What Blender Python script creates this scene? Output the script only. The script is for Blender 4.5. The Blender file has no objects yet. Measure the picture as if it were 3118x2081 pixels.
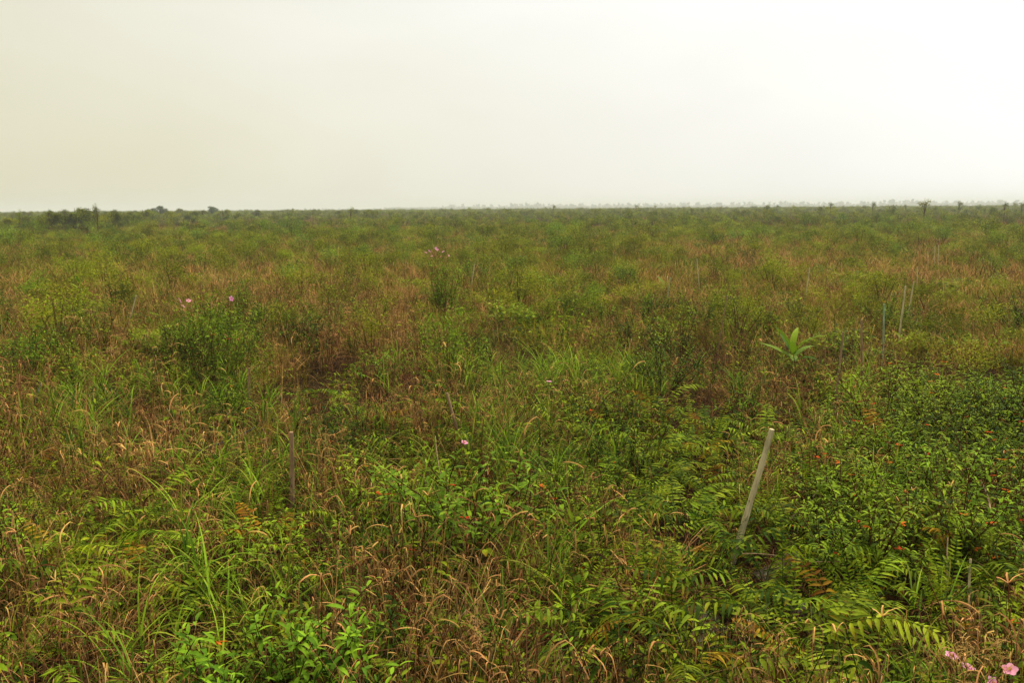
import bpy, math, random
import numpy as np
from mathutils import Vector, Matrix

R = math.radians
rng = np.random.default_rng(7)
random.seed(7)
scene = bpy.context.scene
C = scene.collection

# ------------------------------------------------------------------ camera
CAM = np.array([0.0, 0.0, 3.0])
FPX = 2700.0                      # focal length in photograph pixels (3118 x 2081)
PITCH, ROLL = R(8.55), R(0.40)
_F = Vector((0, math.cos(PITCH), -math.sin(PITCH)))
_R0 = Vector((1, 0, 0)); _U0 = _R0.cross(_F)
_Rt = _R0 * math.cos(ROLL) - _U0 * math.sin(ROLL)
_Up = _U0 * math.cos(ROLL) + _R0 * math.sin(ROLL)
cd = bpy.data.cameras.new('camera'); cam = bpy.data.objects.new('camera', cd); C.objects.link(cam)
cam.matrix_world = Matrix(((_Rt.x, _Up.x, -_F.x, CAM[0]), (_Rt.y, _Up.y, -_F.y, CAM[1]), (_Rt.z, _Up.z, -_F.z, CAM[2]), (0, 0, 0, 1)))
cd.sensor_width = 36.0; cd.lens = 36.0 * FPX / 3118.0
cd.clip_start = 0.1; cd.clip_end = 12000
scene.camera = cam

# ------------------------------------------------------------------ light
scene.view_settings.view_transform = 'Standard'; scene.view_settings.look = 'None'
scene.view_settings.exposure = 0.27; scene.view_settings.gamma = 1.0
scene.view_settings.use_curve_mapping = False
SUN_EL, SUN_AZ = R(58), R(42)     # azimuth clockwise from +Y: front right, behind cloud
W = bpy.data.worlds.new("World"); scene.world = W; W.use_nodes = True
def build_world():
    nt = W.node_tree; N = nt.nodes; L = nt.links; N.clear()
    out = N.new('ShaderNodeOutputWorld')
    sky = N.new('ShaderNodeTexSky'); sky.sky_type = 'NISHITA'; sky.sun_disc = False
    sky.sun_elevation = SUN_EL; sky.sun_rotation = SUN_AZ; sky.dust_density = 5.0; sky.air_density = 2.0
    b1 = N.new('ShaderNodeBackground'); b1.inputs[1].default_value = 0.08; L.new(sky.outputs[0], b1.inputs[0])
    tc = N.new('ShaderNodeTexCoord'); sp = N.new('ShaderNodeSeparateXYZ'); L.new(tc.outputs['Generated'], sp.inputs[0])
    nz = N.new('ShaderNodeTexNoise'); nz.inputs['Scale'].default_value = 1.6; nz.inputs['Detail'].default_value = 4; nz.inputs['Roughness'].default_value = .45
    mp = N.new('ShaderNodeMapping'); mp.inputs['Scale'].default_value = (1, 1, 2.0); mp.inputs['Location'].default_value = (3.1, 1.7, .4)
    L.new(tc.outputs['Generated'], mp.inputs[0]); L.new(mp.outputs[0], nz.inputs['Vector'])
    def math_(op, a, b, c=None, clamp=False):
        m = N.new('ShaderNodeMath'); m.operation = op; m.use_clamp = clamp
        for i, v in enumerate((a, b, c)):
            if v is None: continue
            if hasattr(v, 'is_linked'): L.new(v, m.inputs[i])
            else: m.inputs[i].default_value = v
        return m.outputs[0]
    # smoke lies thicker to the left and low, cloud thins to the right
    t = math_('MULTIPLY_ADD', sp.outputs['X'], 0.86, 0.55)
    t = math_('MULTIPLY_ADD', sp.outputs['Z'], 0.55, t)
    n = math_('SUBTRACT', nz.outputs['Fac'], 0.5)
    t = math_('MULTIPLY_ADD', n, 0.75, t, clamp=True)
    cr = N.new('ShaderNodeValToRGB'); L.new(t, cr.inputs[0]); e = cr.color_ramp.elements
    e[0].position = 0.0; e[0].color = (.70, .67, .46, 1)
    e[1].position = 1.0; e[1].color = (1.07, 1.07, 1.05, 1)
    for p, c in ((.25, (.82, .79, .63, 1)), (.5, (.92, .905, .80, 1)), (.75, (.99, .98, .93, 1))):
        k = e.new(p); k.color = c
    # overcast sky grows brighter towards the zenith
    zr = N.new('ShaderNodeMapRange'); zr.interpolation_type = 'SMOOTHSTEP'
    zr.inputs['From Min'].default_value = .25; zr.inputs['From Max'].default_value = .95
    zr.inputs['To Min'].default_value = .86; zr.inputs['To Max'].default_value = 1.6
    L.new(sp.outputs['Z'], zr.inputs['Value'])
    b2 = N.new('ShaderNodeBackground'); L.new(cr.outputs[0], b2.inputs[0]); 
    n2 = N.new('ShaderNodeTexNoise'); n2.inputs['Scale'].default_value = 2.6; n2.inputs['Detail'].default_value = 5; n2.inputs['Distortion'].default_value = .6
    m2 = N.new('ShaderNodeMapping'); m2.inputs['Scale'].default_value = (1, 1, 3.2); L.new(tc.outputs['Generated'], m2.inputs[0]); L.new(m2.outputs[0], n2.inputs['Vector'])
    L.new(math_('MULTIPLY', zr.outputs[0], math_('MULTIPLY_ADD', n2.outputs['Fac'], .13, .935)), b2.inputs[1])
    mx = N.new('ShaderNodeMixShader'); mx.inputs[0].default_value = .93
    L.new(b1.outputs[0], mx.inputs[1]); L.new(b2.outputs[0], mx.inputs[2]); L.new(mx.outputs[0], out.inputs[0])
build_world()
sd = bpy.data.lights.new('sun', 'SUN'); sun = bpy.data.objects.new('sun', sd); C.objects.link(sun)
sd.energy = 4.7; sd.angle = R(16); sd.color = (1, .95, .85)
sun.rotation_euler = Vector((math.sin(SUN_AZ) * math.cos(SUN_EL), math.cos(SUN_AZ) * math.cos(SUN_EL), math.sin(SUN_EL))).to_track_quat('Z', 'Y').to_euler()
cy = scene.cycles
cy.use_denoising = True; cy.max_bounces = 5; cy.diffuse_bounces = 1; cy.glossy_bounces = 1; cy.transmission_bounces = 3; cy.volume_bounces = 0
cy.caustics_reflective = False; cy.caustics_refractive = False

# ------------------------------------------------------------------ noise, mapping
_tab = np.random.default_rng(11).random((256, 256))
def vnoise(x, y, s, ox=0.0):
    x = np.asarray(x, float) / s + 101.3 + ox; y = np.asarray(y, float) / s + 57.7 + ox * 1.7
    xi = np.floor(x).astype(int); yi = np.floor(y).astype(int); fx = x - xi; fy = y - yi
    fx = fx * fx * (3 - 2 * fx); fy = fy * fy * (3 - 2 * fy)
    a = _tab[xi % 256, yi % 256]; b = _tab[(xi + 1) % 256, yi % 256]; c = _tab[xi % 256, (yi + 1) % 256]; d = _tab[(xi + 1) % 256, (yi + 1) % 256]
    return (a * (1 - fx) + b * fx) * (1 - fy) + (c * (1 - fx) + d * fx) * fy
def gz(x, y):
    d = np.hypot(x, y)
    return (vnoise(x, y, 2.3) - .5) * .22 * np.clip(40 / (d + 1), 0, 1) + (vnoise(x, y, .7, 5) - .5) * .08 * np.clip(20 / (d + 1), 0, 1)
_F_, _R_, _U_ = np.array(_F), np.array(_Rt), np.array(_Up)
def at(px, py, z=0.0):
    """pixel of the photograph -> the point on the ground plane z it shows"""
    d = _F_ + _R_ * (px - 1559) / FPX - _U_ * (py - 1040.5) / FPX
    t = (z - CAM[2]) / d[2]
    return CAM + d * t
def pix(x, y, z=0.3):
    P = np.stack([np.asarray(x, float), np.asarray(y, float), np.zeros_like(x) + z], -1) - CAM
    f = P @ _F_
    return 1559 + FPX * (P @ _R_) / f, 1040.5 - FPX * (P @ _U_) / f

# ------------------------------------------------------------------ mesh builder
class MB:
    def __init__(s): s.V = []; s.Q = []; s.A = []; s.n = 0
    def add(s, V, Q, A):
        s.V.append(V.reshape(-1, 3)); s.Q.append(Q.reshape(-1, 4) + s.n); s.A.append(A.reshape(-1, 3)); s.n += len(s.V[-1])
    def mesh(s, name, mat, smooth=True):
        V = np.concatenate(s.V); Q = np.concatenate(s.Q); A = np.concatenate(s.A)
        me = bpy.data.meshes.new(name)
        me.vertices.add(len(V)); me.vertices.foreach_set('co', V.astype(np.float32).ravel())
        me.loops.add(len(Q) * 4); me.loops.foreach_set('vertex_index', Q.astype(np.int32).ravel())
        me.polygons.add(len(Q)); me.polygons.foreach_set('loop_start', np.arange(0, len(Q) * 4, 4, dtype=np.int32))
        me.polygons.foreach_set('use_smooth', np.full(len(Q), smooth))
        at_ = me.attributes.new('leaf', 'FLOAT_VECTOR', 'POINT'); at_.data.foreach_set('vector', A.astype(np.float32).ravel())
        me.materials.append(mat); me.update(calc_edges=True)
        return me
def nrm(v): return v / (np.linalg.norm(v, axis=-1, keepdims=True) + 1e-9)
def ribbon(mb, P, Wd, S, tone, fold=0.0, rnd=None):
    """P[N,K,3] centre lines, Wd[N,K] widths, S[N,3] side vectors"""
    N, K, _ = P.shape
    if rnd is None: rnd = rng.random(N)
    S = np.broadcast_to(S[:, None, :], P.shape)
    T = np.gradient(P, axis=1); Nn = nrm(np.cross(T, S)); S2 = nrm(np.cross(Nn, T))
    al = np.broadcast_to(np.linspace(0, 1, K)[None, :], (N, K))
    if fold:
        X = np.stack([P - S2 * Wd[..., None] / 2, P - Nn * (Wd * fold)[..., None] * np.sign(Nn[..., 2:3] + 1e-6), P + S2 * Wd[..., None] / 2], 2); M = 3
    else:
        X = np.stack([P - S2 * Wd[..., None] / 2, P + S2 * Wd[..., None] / 2], 2); M = 2
    A = np.stack([np.broadcast_to(tone[:, None, None], (N, K, M)), np.broadcast_to(al[..., None], (N, K, M)), np.broadcast_to(rnd[:, None, None], (N, K, M))], -1)
    i = np.arange(N * K * M).reshape(N, K, M)
    q = np.stack([i[:, :-1, :-1], i[:, :-1, 1:], i[:, 1:, 1:], i[:, 1:, :-1]], -1)
    mb.add(X, q, A)
def tube(mb, P, r, n=5, tone=.5):
    P = np.asarray(P, float); K = len(P); r = np.broadcast_to(np.asarray(r, float), (K,))
    T = nrm(np.gradient(P, axis=0)); a = np.cross(T, [0.31, .2, .93]); a = nrm(a); b = np.cross(T, a)
    th = np.linspace(0, 2 * math.pi, n, endpoint=False)
    X = P[:, None, :] + r[:, None, None] * (np.cos(th)[None, :, None] * a[:, None, :] + np.sin(th)[None, :, None] * b[:, None, :])
    i = np.arange(K * n).reshape(K, n); j = np.roll(i, -1, 1)
    q = np.stack([i[:-1], j[:-1], j[1:], i[1:]], -1)
    A = np.zeros((K, n, 3)); A[..., 0] = tone; A[..., 1] = np.linspace(0, 1, K)[:, None]; A[..., 2] = rng.random()
    mb.add(X, q, A)
def cap(mb, c, ring_r, axis, n=8, tone=.5):
    """closes a tube end with a slightly domed disc of quads"""
    axis = nrm(np.asarray(axis, float)); a = nrm(np.cross(axis, [0.31, .2, .93])); b = np.cross(axis, a)
    tube(mb, [c, c + axis * ring_r * .12, c + axis * ring_r * .16], [ring_r, ring_r * .8, ring_r * .02], n, tone)
def arcs(base, az, el0, droop, Ln, K, power=1.3, kinkf=None, kink=None, wob=0.0):
    N = len(az); s = np.linspace(0, 1, K)
    sm = (s[:-1] + s[1:]) / 2
    el = el0[:, None] - droop[:, None] * sm[None, :] ** power
    a = az[:, None] + (rng.normal(0, 1, (N, K - 1)).cumsum(1) * wob if wob else 0)
    if kinkf is not None: el = np.where(sm[None, :] > kinkf[:, None], el - kink[:, None], el)
    el = np.maximum(el, -1.5)
    a = np.broadcast_to(a, (N, K - 1))
    d = np.stack([np.cos(el) * np.cos(a), np.cos(el) * np.sin(a), np.sin(el)], -1) * (Ln / (K - 1))[:, None, None]
    P = np.concatenate([base[:, None, :], base[:, None, :] + np.cumsum(d, 1)], 1)
    P[..., 2] = np.maximum(P[..., 2], .01)
    return P
def U(a, b, n): return rng.uniform(a, b, n)
def side(az, tw=.35):
    t = rng.normal(0, tw, len(az)); return np.stack([-np.sin(az) * np.cos(t), np.cos(az) * np.cos(t), np.sin(t)], -1)
def bladew(w, K): s = np.linspace(0, 1, K); return w[:, None] * np.clip(np.minimum(1, .55 + s * 3) * (1 - s ** 2.2), .06, 1)[None, :]
def leafw(w, K):
    s = np.linspace(0, 1, K); return w[:, None] * np.clip(np.sin(math.pi * s ** .75) ** .8, .07, 1)[None, :]
def tone_(n, a=0.0, b=1.0): return U(a, b, n)

def grass(mb, n, rad, L, w, el, droop, K=6, kink=0.0, fold=0.0, base=None):
    if base is None:
        th = U(0, 6.28, n); r = rad * np.sqrt(rng.random(n)); base = np.stack([r * np.cos(th), r * np.sin(th), np.zeros(n)], -1)
    az = U(0, 6.28, n); e = U(R(el[0]), R(el[1]), n); d = U(R(droop[0]), R(droop[1]), n); Ln = U(*L, n); ww = U(*w, n)
    kf = kk = None
    if kink:
        on = rng.random(n) < kink; kf = U(.3, .85, n); kk = np.where(on, U(1.0, 2.6, n), 0)
    P = arcs(base, az, e, d, Ln, K, kinkf=kf, kink=kk, wob=.12)
    ribbon(mb, P, bladew(ww, K), side(az), tone_(n), fold)

# ------------------------------------------------------------------ materials
def leaf_mat(name, c0, c1, tip=(.30, .17, .06), tipamt=.5, trans=.28, rough=.65, thr=.55, patch=.7, spec=.02, patchc=None):
    m = bpy.data.materials.new(name); m.use_nodes = True; nt = m.node_tree; N = nt.nodes; L = nt.links; N.clear()
    out = N.new('ShaderNodeOutputMaterial'); a = N.new('ShaderNodeAttribute'); a.attribute_name = 'leaf'
    s = N.new('ShaderNodeSeparateXYZ'); L.new(a.outputs['Vector'], s.inputs[0])
    oi = N.new('ShaderNodeObjectInfo'); ge = N.new('ShaderNodeNewGeometry')
    nz = N.new('ShaderNodeTexNoise'); nz.inputs['Scale'].default_value = .45; nz.inputs['Detail'].default_value = 3; L.new(ge.outputs['Position'], nz.inputs['Vector'])
    def M(op, x, y, z=None, clamp=False):
        k = N.new('ShaderNodeMath'); k.operation = op; k.use_clamp = clamp
        for i, v in enumerate((x, y, z)):
            if v is None: continue
            if hasattr(v, 'is_linked'): L.new(v, k.inputs[i])
            else: k.inputs[i].default_value = v
        return k.outputs[0]
    t = M('MULTIPLY_ADD', s.outputs[0], .65, -.02)
    t = M('MULTIPLY_ADD', oi.outputs['Random'], .35, t)
    nn = M('SUBTRACT', nz.outputs['Fac'], .5)
    t = M('MULTIPLY_ADD', nn, patch * 1.2, t)
    t = M('MULTIPLY_ADD', t, 1.7, -.42, clamp=True)
    mix = N.new('ShaderNodeMix'); mix.data_type = 'RGBA'; L.new(t, mix.inputs[0]); mix.inputs[6].default_value = (*c0, 1); mix.inputs[7].default_value = (*c1, 1)
    fz = M('GREATER_THAN', s.outputs[2], thr)
    al = M('POWER', s.outputs[1], 2.0)
    tf = M('MULTIPLY', M('MULTIPLY', fz, al), tipamt, clamp=True)
    m2 = N.new('ShaderNodeMix'); m2.data_type = 'RGBA'; L.new(tf, m2.inputs[0]); L.new(mix.outputs[2], m2.inputs[6]); m2.inputs[7].default_value = (*tip, 1)
    # mottling
    n2 = N.new('ShaderNodeTexNoise'); n2.inputs['Scale'].default_value = 60; n2.inputs['Detail'].default_value = 2; L.new(ge.outputs['Position'], n2.inputs['Vector'])
    v = N.new('ShaderNodeHueSaturation'); L.new(m2.outputs[2], v.inputs['Color'])
    L.new(M('MULTIPLY_ADD', n2.outputs['Fac'], .9, .55), v.inputs['Value'])
    L.new(M('MULTIPLY_ADD', M('FRACT', M('MULTIPLY', oi.outputs['Random'], 17.3), 0), .035, .4825), v.inputs['Hue'])
    p = N.new('ShaderNodeBsdfPrincipled'); L.new(v.outputs[0], p.inputs['Base Color']); p.inputs['Roughness'].default_value = rough
    p.inputs['Specular IOR Level'].default_value = spec
    tr = N.new('ShaderNodeBsdfTranslucent'); L.new(v.outputs[0], tr.inputs[0])
    ms = N.new('ShaderNodeMixShader'); ms.inputs[0].default_value = trans
    L.new(p.outputs[0], ms.inputs[1]); L.new(tr.outputs[0], ms.inputs[2]); L.new(ms.outputs[0], out.inputs[0])
    return m
M_dry = leaf_mat('dry_grass_blades', (0.050, 0.0145, 0.0025), (0.48, 0.255, 0.075), tip=(.42, .27, .11), tipamt=.5, trans=.12, rough=.8, patch=.5)
M_litter = leaf_mat('rotting_litter', (0.008, 0.003, 0.0008), (0.075, 0.033, 0.009), tip=(.20, .11, .04), tipamt=.4, trans=.05, rough=.8, patch=.4)
M_mix = leaf_mat('olive_grass_blades', (0.044, 0.041, 0.0022), (0.265, 0.245, 0.01), tip=(.21, .10, .018), tipamt=.9, thr=.35, trans=.2)
M_green = leaf_mat('green_grass_blades', (0.018, 0.036, 0.0012), (0.235, 0.325, 0.011), tip=(.24, .15, .02), tipamt=.8, thr=.7, trans=.3)
M_sedge = leaf_mat('sedge_blades', (0.02, 0.048, 0.002), (0.225, 0.34, 0.016), tip=(.28, .16, .03), tipamt=.9, thr=.75, trans=.3, spec=.05)
M_fern = leaf_mat('fern_pinnae', (0.022, 0.046, 0.0014), (0.235, 0.305, 0.011), tip=(.26, .15, .005), tipamt=.7, thr=.8, trans=.32, spec=.04)
M_fernb = leaf_mat('withered_fern_pinnae', (.09, .035, .004), (0.320, 0.205, 0.0102), tip=(.25, .09, .006), tipamt=.6, trans=.25)
M_shrub = leaf_mat('shrub_leaves', (0.015, 0.036, 0.0013), (0.195, 0.275, 0.01), tip=(.13, .08, .01), tipamt=.2, thr=.93, trans=.26, spec=.04)
M_scrub = leaf_mat('scrub_leaves', (0.044, 0.056, 0.002), (0.225, 0.25, 0.009), tip=(.14, .08, .01), tipamt=.3, thr=.9, trans=.24, patch=1.2)
M_forb = leaf_mat('forb_leaves', (0.013, 0.028, 0.001), (0.215, 0.28, 0.009), tip=(.20, .08, .01), tipamt=.9, thr=.75, trans=.28)
M_red = leaf_mat('orange_red_leaves', (.40, .045, .006), (.52, .10, .012), tip=(.35, .08, .02), trans=.3)
M_bright = leaf_mat('bright_leaves', (0.05, 0.105, 0.003), (0.205, 0.3, 0.014), tip=(.15, .2, .03), tipamt=.2, trans=.38, spec=.08)
M_pink = leaf_mat('pink_petals', (.55, .15, .26), (.70, .30, .42), tip=(.65, .35, .42), tipamt=.5, trans=.35, patch=.2)
M_yel = leaf_mat('yellow_stamens', (.6, .36, .03), (.75, .5, .06), tip=(.7, .5, .1), trans=.1)
M_stem = leaf_mat('red_brown_twigs', (.035, .012, .004), (.12, .05, .018), tip=(.08, .07, .01), tipamt=.7, thr=.4, trans=0, rough=.8)
M_far = leaf_mat('distant_tree_leaves', (.022, .041, .014), (.045, .068, .022), tip=(.06, .06, .03), tipamt=.1, trans=.2)
M_haz = leaf_mat('bluish_grove_leaves', (.035, .062, .014), (.085, .125, .028), tipamt=.1, trans=.2)

def wood_mat(name, c0, c1, c2, sc=1.0, moss=0.0, axis='z'):
    m = bpy.data.materials.new(name); m.use_nodes = True; nt = m.node_tree; N = nt.nodes; L = nt.links
    p = N['Principled BSDF']; p.inputs['Roughness'].default_value = .8; p.inputs['Specular IOR Level'].default_value = .2
    tc = N.new('ShaderNodeTexCoord'); mp = N.new('ShaderNodeMapping'); mp.inputs['Scale'].default_value = (45 * sc, 45 * sc, 3.5 * sc) if axis == 'z' else (4 * sc, 40 * sc, 40 * sc); L.new(tc.outputs['Object'], mp.inputs[0])
    n = N.new('ShaderNodeTexNoise'); n.inputs['Scale'].default_value = 1; n.inputs['Detail'].default_value = 6; n.inputs['Roughness'].default_value = .65; L.new(mp.outputs[0], n.inputs['Vector'])
    cr = N.new('ShaderNodeValToRGB'); L.new(n.outputs['Fac'], cr.inputs[0]); e = cr.color_ramp.elements
    e[0].position = .3; e[0].color = (*c0, 1); e[1].position = .72; e[1].color = (*c2, 1); k = e.new(.5); k.color = (*c1, 1)
    b = N.new('ShaderNodeBump'); b.inputs['Strength'].default_value = .7; b.inputs['Distance'].default_value = .004; L.new(n.outputs['Fac'], b.inputs['Height']); L.new(b.outputs[0], p.inputs['Normal'])
    n2 = N.new('ShaderNodeTexNoise'); n2.inputs['Scale'].default_value = 7; n2.inputs['Detail'].default_value = 4; L.new(tc.outputs['Object'], n2.inputs['Vector'])
    mr = N.new('ShaderNodeMapRange'); mr.inputs['From Min'].default_value = .5; mr.inputs['From Max'].default_value = .68; L.new(n2.outputs['Fac'], mr.inputs['Value']); mr.inputs['To Max'].default_value = moss
    mx = N.new('ShaderNodeMix'); mx.data_type = 'RGBA'; L.new(mr.outputs[0], mx.inputs[0]); L.new(cr.outputs[0], mx.inputs[6]); mx.inputs[7].default_value = (.10, .12, .05, 1)
    L.new(mx.outputs[2], p.inputs['Base Color'])
    return m
M_stake = wood_mat('weathered_pale_wood', (.18, .135, .06), (.40, .33, .17), (.54, .46, .28), 1, .6)
M_brown = wood_mat('brown_old_wood', (.07, .034, .015), (.21, .125, .06), (.33, .22, .12), 1, .25)
M_log = wood_mat('grey_dead_bark', (.008, .005, .003), (.055, .036, .020), (.19, .14, .085), .9, .4, 'x')
M_char = wood_mat('charred_bark', (.008, .007, .006), (.025, .021, .018), (.09, .07, .055), .35, .0)
def soil_mat():
    m = bpy.data.materials.new('peat_soil'); m.use_nodes = True; nt = m.node_tree; N = nt.nodes; L = nt.links
    p = N['Principled BSDF']; p.inputs['Roughness'].default_value = 1; p.inputs['Specular IOR Level'].default_value = 0
    ge = N.new('ShaderNodeNewGeometry'); n = N.new('ShaderNodeTexNoise'); n.inputs['Scale'].default_value = 6; n.inputs['Detail'].default_value = 8; L.new(ge.outputs['Position'], n.inputs['Vector'])
    cr = N.new('ShaderNodeValToRGB'); L.new(n.outputs['Fac'], cr.inputs[0]); e = cr.color_ramp.elements
    e[0].position = .35; e[0].color = (.006, .0035, .0015, 1); e[1].position = .75; e[1].color = (.030, .016, .006, 1)
    n3 = N.new('ShaderNodeTexNoise'); n3.inputs['Scale'].default_value = .9; n3.inputs['Detail'].default_value = 5; L.new(ge.outputs['Position'], n3.inputs['Vector'])
    mx = N.new('ShaderNodeMix'); mx.data_type = 'RGBA'; L.new(n3.outputs['Fac'], mx.inputs[0]); L.new(cr.outputs[0], mx.inputs[6]); mx.inputs[7].default_value = (.016, .012, .005, 1)
    L.new(mx.outputs[2], p.inputs['Base Color'])
    b = N.new('ShaderNodeBump'); b.inputs['Distance'].default_value = .03; L.new(n.outputs['Fac'], b.inputs['Height']); L.new(b.outputs[0], p.inputs['Normal'])
    return m
M_soil = soil_mat()

# ------------------------------------------------------------------ object helpers
def tag(o, label=None, cat=None, group=None, kind=None):
    if label: o['label'] = label
    if cat: o['category'] = cat
    if group: o['group'] = group
    if kind: o['kind'] = kind
    return o
def obj(name, me, parent=None, loc=(0, 0, 0), rot=(0, 0, 0), sc=(1, 1, 1)):
    o = bpy.data.objects.new(name, me); C.objects.link(o)
    o.location = loc; o.rotation_euler = rot; o.scale = sc
    if parent is not None: o.parent = parent
    return o
def empty(name, loc, rz=0.0, sc=1.0):
    o = bpy.data.objects.new(name, None); C.objects.link(o); o.location = loc; o.rotation_euler = (0, 0, rz)
    o.scale = (sc, sc, sc) if np.isscalar(sc) else sc; o.empty_display_size = .1
    return o
_src = {}
def scatter(name, meshes, xy, rz, sc, label, cat, tilt=.12, dz=0.0):
    """one ground-cover object: geometry nodes instance the given meshes at its vertices"""
    n = len(xy); me = bpy.data.meshes.new(name); me.vertices.add(n)
    co = np.column_stack([xy, gz(xy[:, 0], xy[:, 1]) + dz]); me.vertices.foreach_set('co', co.astype(np.float32).ravel())
    rot = np.column_stack([rng.normal(0, tilt, n), rng.normal(0, tilt, n), rz])
    if sc.ndim == 1: sc = np.column_stack([sc, sc, sc])
    for nm, arr in (('rot', rot), ('scl', sc)):
        a = me.attributes.new(nm, 'FLOAT_VECTOR', 'POINT'); a.data.foreach_set('vector', arr.astype(np.float32).ravel())
    a = me.attributes.new('pick', 'INT', 'POINT'); a.data.foreach_set('value', rng.integers(0, len(meshes), n).astype(np.int32))
    o = obj(name, me); tag(o, label, cat, kind='stuff')
    ng = bpy.data.node_groups.new(name, 'GeometryNodeTree'); ng.interface.new_socket('Geometry', in_out='INPUT', socket_type='NodeSocketGeometry'); ng.interface.new_socket('Geometry', in_out='OUTPUT', socket_type='NodeSocketGeometry')
    N = ng.nodes; L = ng.links; gi = N.new('NodeGroupInput'); go = N.new('NodeGroupOutput')
    jn = N.new('GeometryNodeJoinGeometry')
    for ms in reversed(meshes):
        if ms.name not in _src: _src[ms.name] = bpy.data.objects.new('plant_source', ms)
        io = N.new('GeometryNodeObjectInfo'); io.inputs[0].default_value = _src[ms.name]; io.inputs['As Instance'].default_value = False
        g2 = N.new('GeometryNodeGeometryToInstance'); L.new(io.outputs['Geometry'], g2.inputs[0]); L.new(g2.outputs[0], jn.inputs[0])
    ip = N.new('GeometryNodeInstanceOnPoints'); L.new(gi.outputs[0], ip.inputs['Points']); L.new(jn.outputs[0], ip.inputs['Instance']); ip.inputs['Pick Instance'].default_value = True
    def na(nm, ty):
        k = N.new('GeometryNodeInputNamedAttribute'); k.data_type = ty; k.inputs[0].default_value = nm; return k.outputs['Attribute']
    L.new(na('pick', 'INT'), ip.inputs['Instance Index'])
    er = N.new('FunctionNodeEulerToRotation'); L.new(na('rot', 'FLOAT_VECTOR'), er.inputs[0]); L.new(er.outputs[0], ip.inputs['Rotation'])
    L.new(na('scl', 'FLOAT_VECTOR'), ip.inputs['Scale']); L.new(ip.outputs[0], go.inputs[0])
    md = o.modifiers.new('plants', 'NODES'); md.node_group = ng
    return o

# ------------------------------------------------------------------ ground
def ground():
    rr = np.concatenate([np.linspace(0, 14, 70), np.geomspace(14.4, 3600, 80)]); na = 240
    th = np.linspace(0, 2 * math.pi, na, endpoint=False)
    X = rr[:, None] * np.cos(th); Y = rr[:, None] * np.sin(th) + 6; Z = gz(X, Y)
    V = np.stack([X, Y, Z], -1); i = np.arange(len(rr) * na).reshape(len(rr), na); j = np.roll(i, -1, 1)
    mb = MB(); mb.add(V, np.stack([i[:-1], i[1:], j[1:], j[:-1]], -1), np.zeros_like(V))
    tag(obj('ground', mb.mesh('ground', M_soil)), kind='structure')
ground()

# ------------------------------------------------------------------ zones of the photograph (display px 2349 wide -> full)
K_ = 3118 / 2349
ZONES = [  # cx, cy, rx, ry, species, weight
 (780, 700, 190, 60, 'dry', 2.5), (900, 830, 70, 90, 'dry', 3), (400, 1030, 140, 130, 'dry', 2.5), (600, 1060, 70, 60, 'dry', 3), (1660, 940, 70, 40, 'dry', 3),
 (1370, 1180, 90, 70, 'dry', 3), (1050, 1420, 280, 140, 'dry', 3), (290, 1440, 170, 120, 'dry', 2.2), (2200, 640, 180, 50, 'dry', 1.6), (1800, 590, 250, 40, 'dry', 1.2),
 (1180, 1000, 120, 90, 'dry', 1.5), (1850, 1150, 60, 70, 'dry', 2), (480, 660, 150, 50, 'dry', 1.2), (30, 700, 40, 50, 'dry', 2), (770, 1100, 70, 120, 'dry', 1.3),
 (1880, 930, 90, 60, 'dry', 1.3),
 (1260, 800, 200, 100, 'green', 1.5), (540, 1230, 200, 150, 'green', 1.6), (160, 950, 130, 180, 'green', 1.2), (930, 1240, 110, 110, 'green', 1.5), (1290, 1150, 60, 90, 'green', 1.4),
 (440, 880, 140, 90, 'green', 1.2), (1150, 940, 120, 80, 'green', 1.0), (1500, 830, 150, 80, 'green', .8), (60, 1250, 90, 120, 'green', 1.2),
 (1580, 1030, 120, 140, 'fern', 4), (1800, 1430, 250, 150, 'fern', 4.5), (2000, 790, 320, 60, 'fern', 2.5), (2020, 1380, 150, 120, 'fern', 3.5), (740, 910, 140, 50, 'fern', 2.5),
 (220, 1270, 130, 90, 'fern', 2.5), (1170, 740, 90, 40, 'fern', 2), (1560, 1230, 120, 70, 'fern', 2.5), (130, 1130, 60, 50, 'fern', 1.2), (2270, 1330, 80, 80, 'fern', 2.5), (1350, 1500, 90, 50, 'fern', 1.5),
 (2130, 1080, 260, 220, 'shrub', 1.6), (2180, 1000, 160, 80, 'fern', 1.2), (2050, 1180, 90, 60, 'dry', 1.2), (2250, 1500, 130, 90, 'shrub', 3), (1330, 950, 110, 80, 'shrub', 1.5), (650, 1280, 90, 70, 'shrub', 1),
]
SP = ['dry', 'green', 'fern', 'shrub']
def zone_w(x, y):
    px, py = pix(x, y); w = {s: np.zeros_like(px) for s in SP}
    for cx, cy, rx, ry, s, a in ZONES:
        d = ((px / K_ - cx) / rx) ** 2 + ((py / K_ - cy) / ry) ** 2
        w[s] = w[s] + a * np.exp(-d)
    return w
def sample(n, d0, d1, power, half=R(35)):
    """n points in the view wedge; area density falls as distance^-power"""
    u = rng.random(n); k = 2 - power
    d = (d0 ** k + u * (d1 ** k - d0 ** k)) ** (1 / k) if abs(k) > 1e-6 else d0 * (d1 / d0) ** u
    a = U(-half, half, n); x = d * np.sin(a); y = d * np.cos(a)
    x = x + rng.uniform(-1.2, 1.2, n) * np.clip(1 - d / 30, 0, 1)
    return np.column_stack([x, y])

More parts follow.
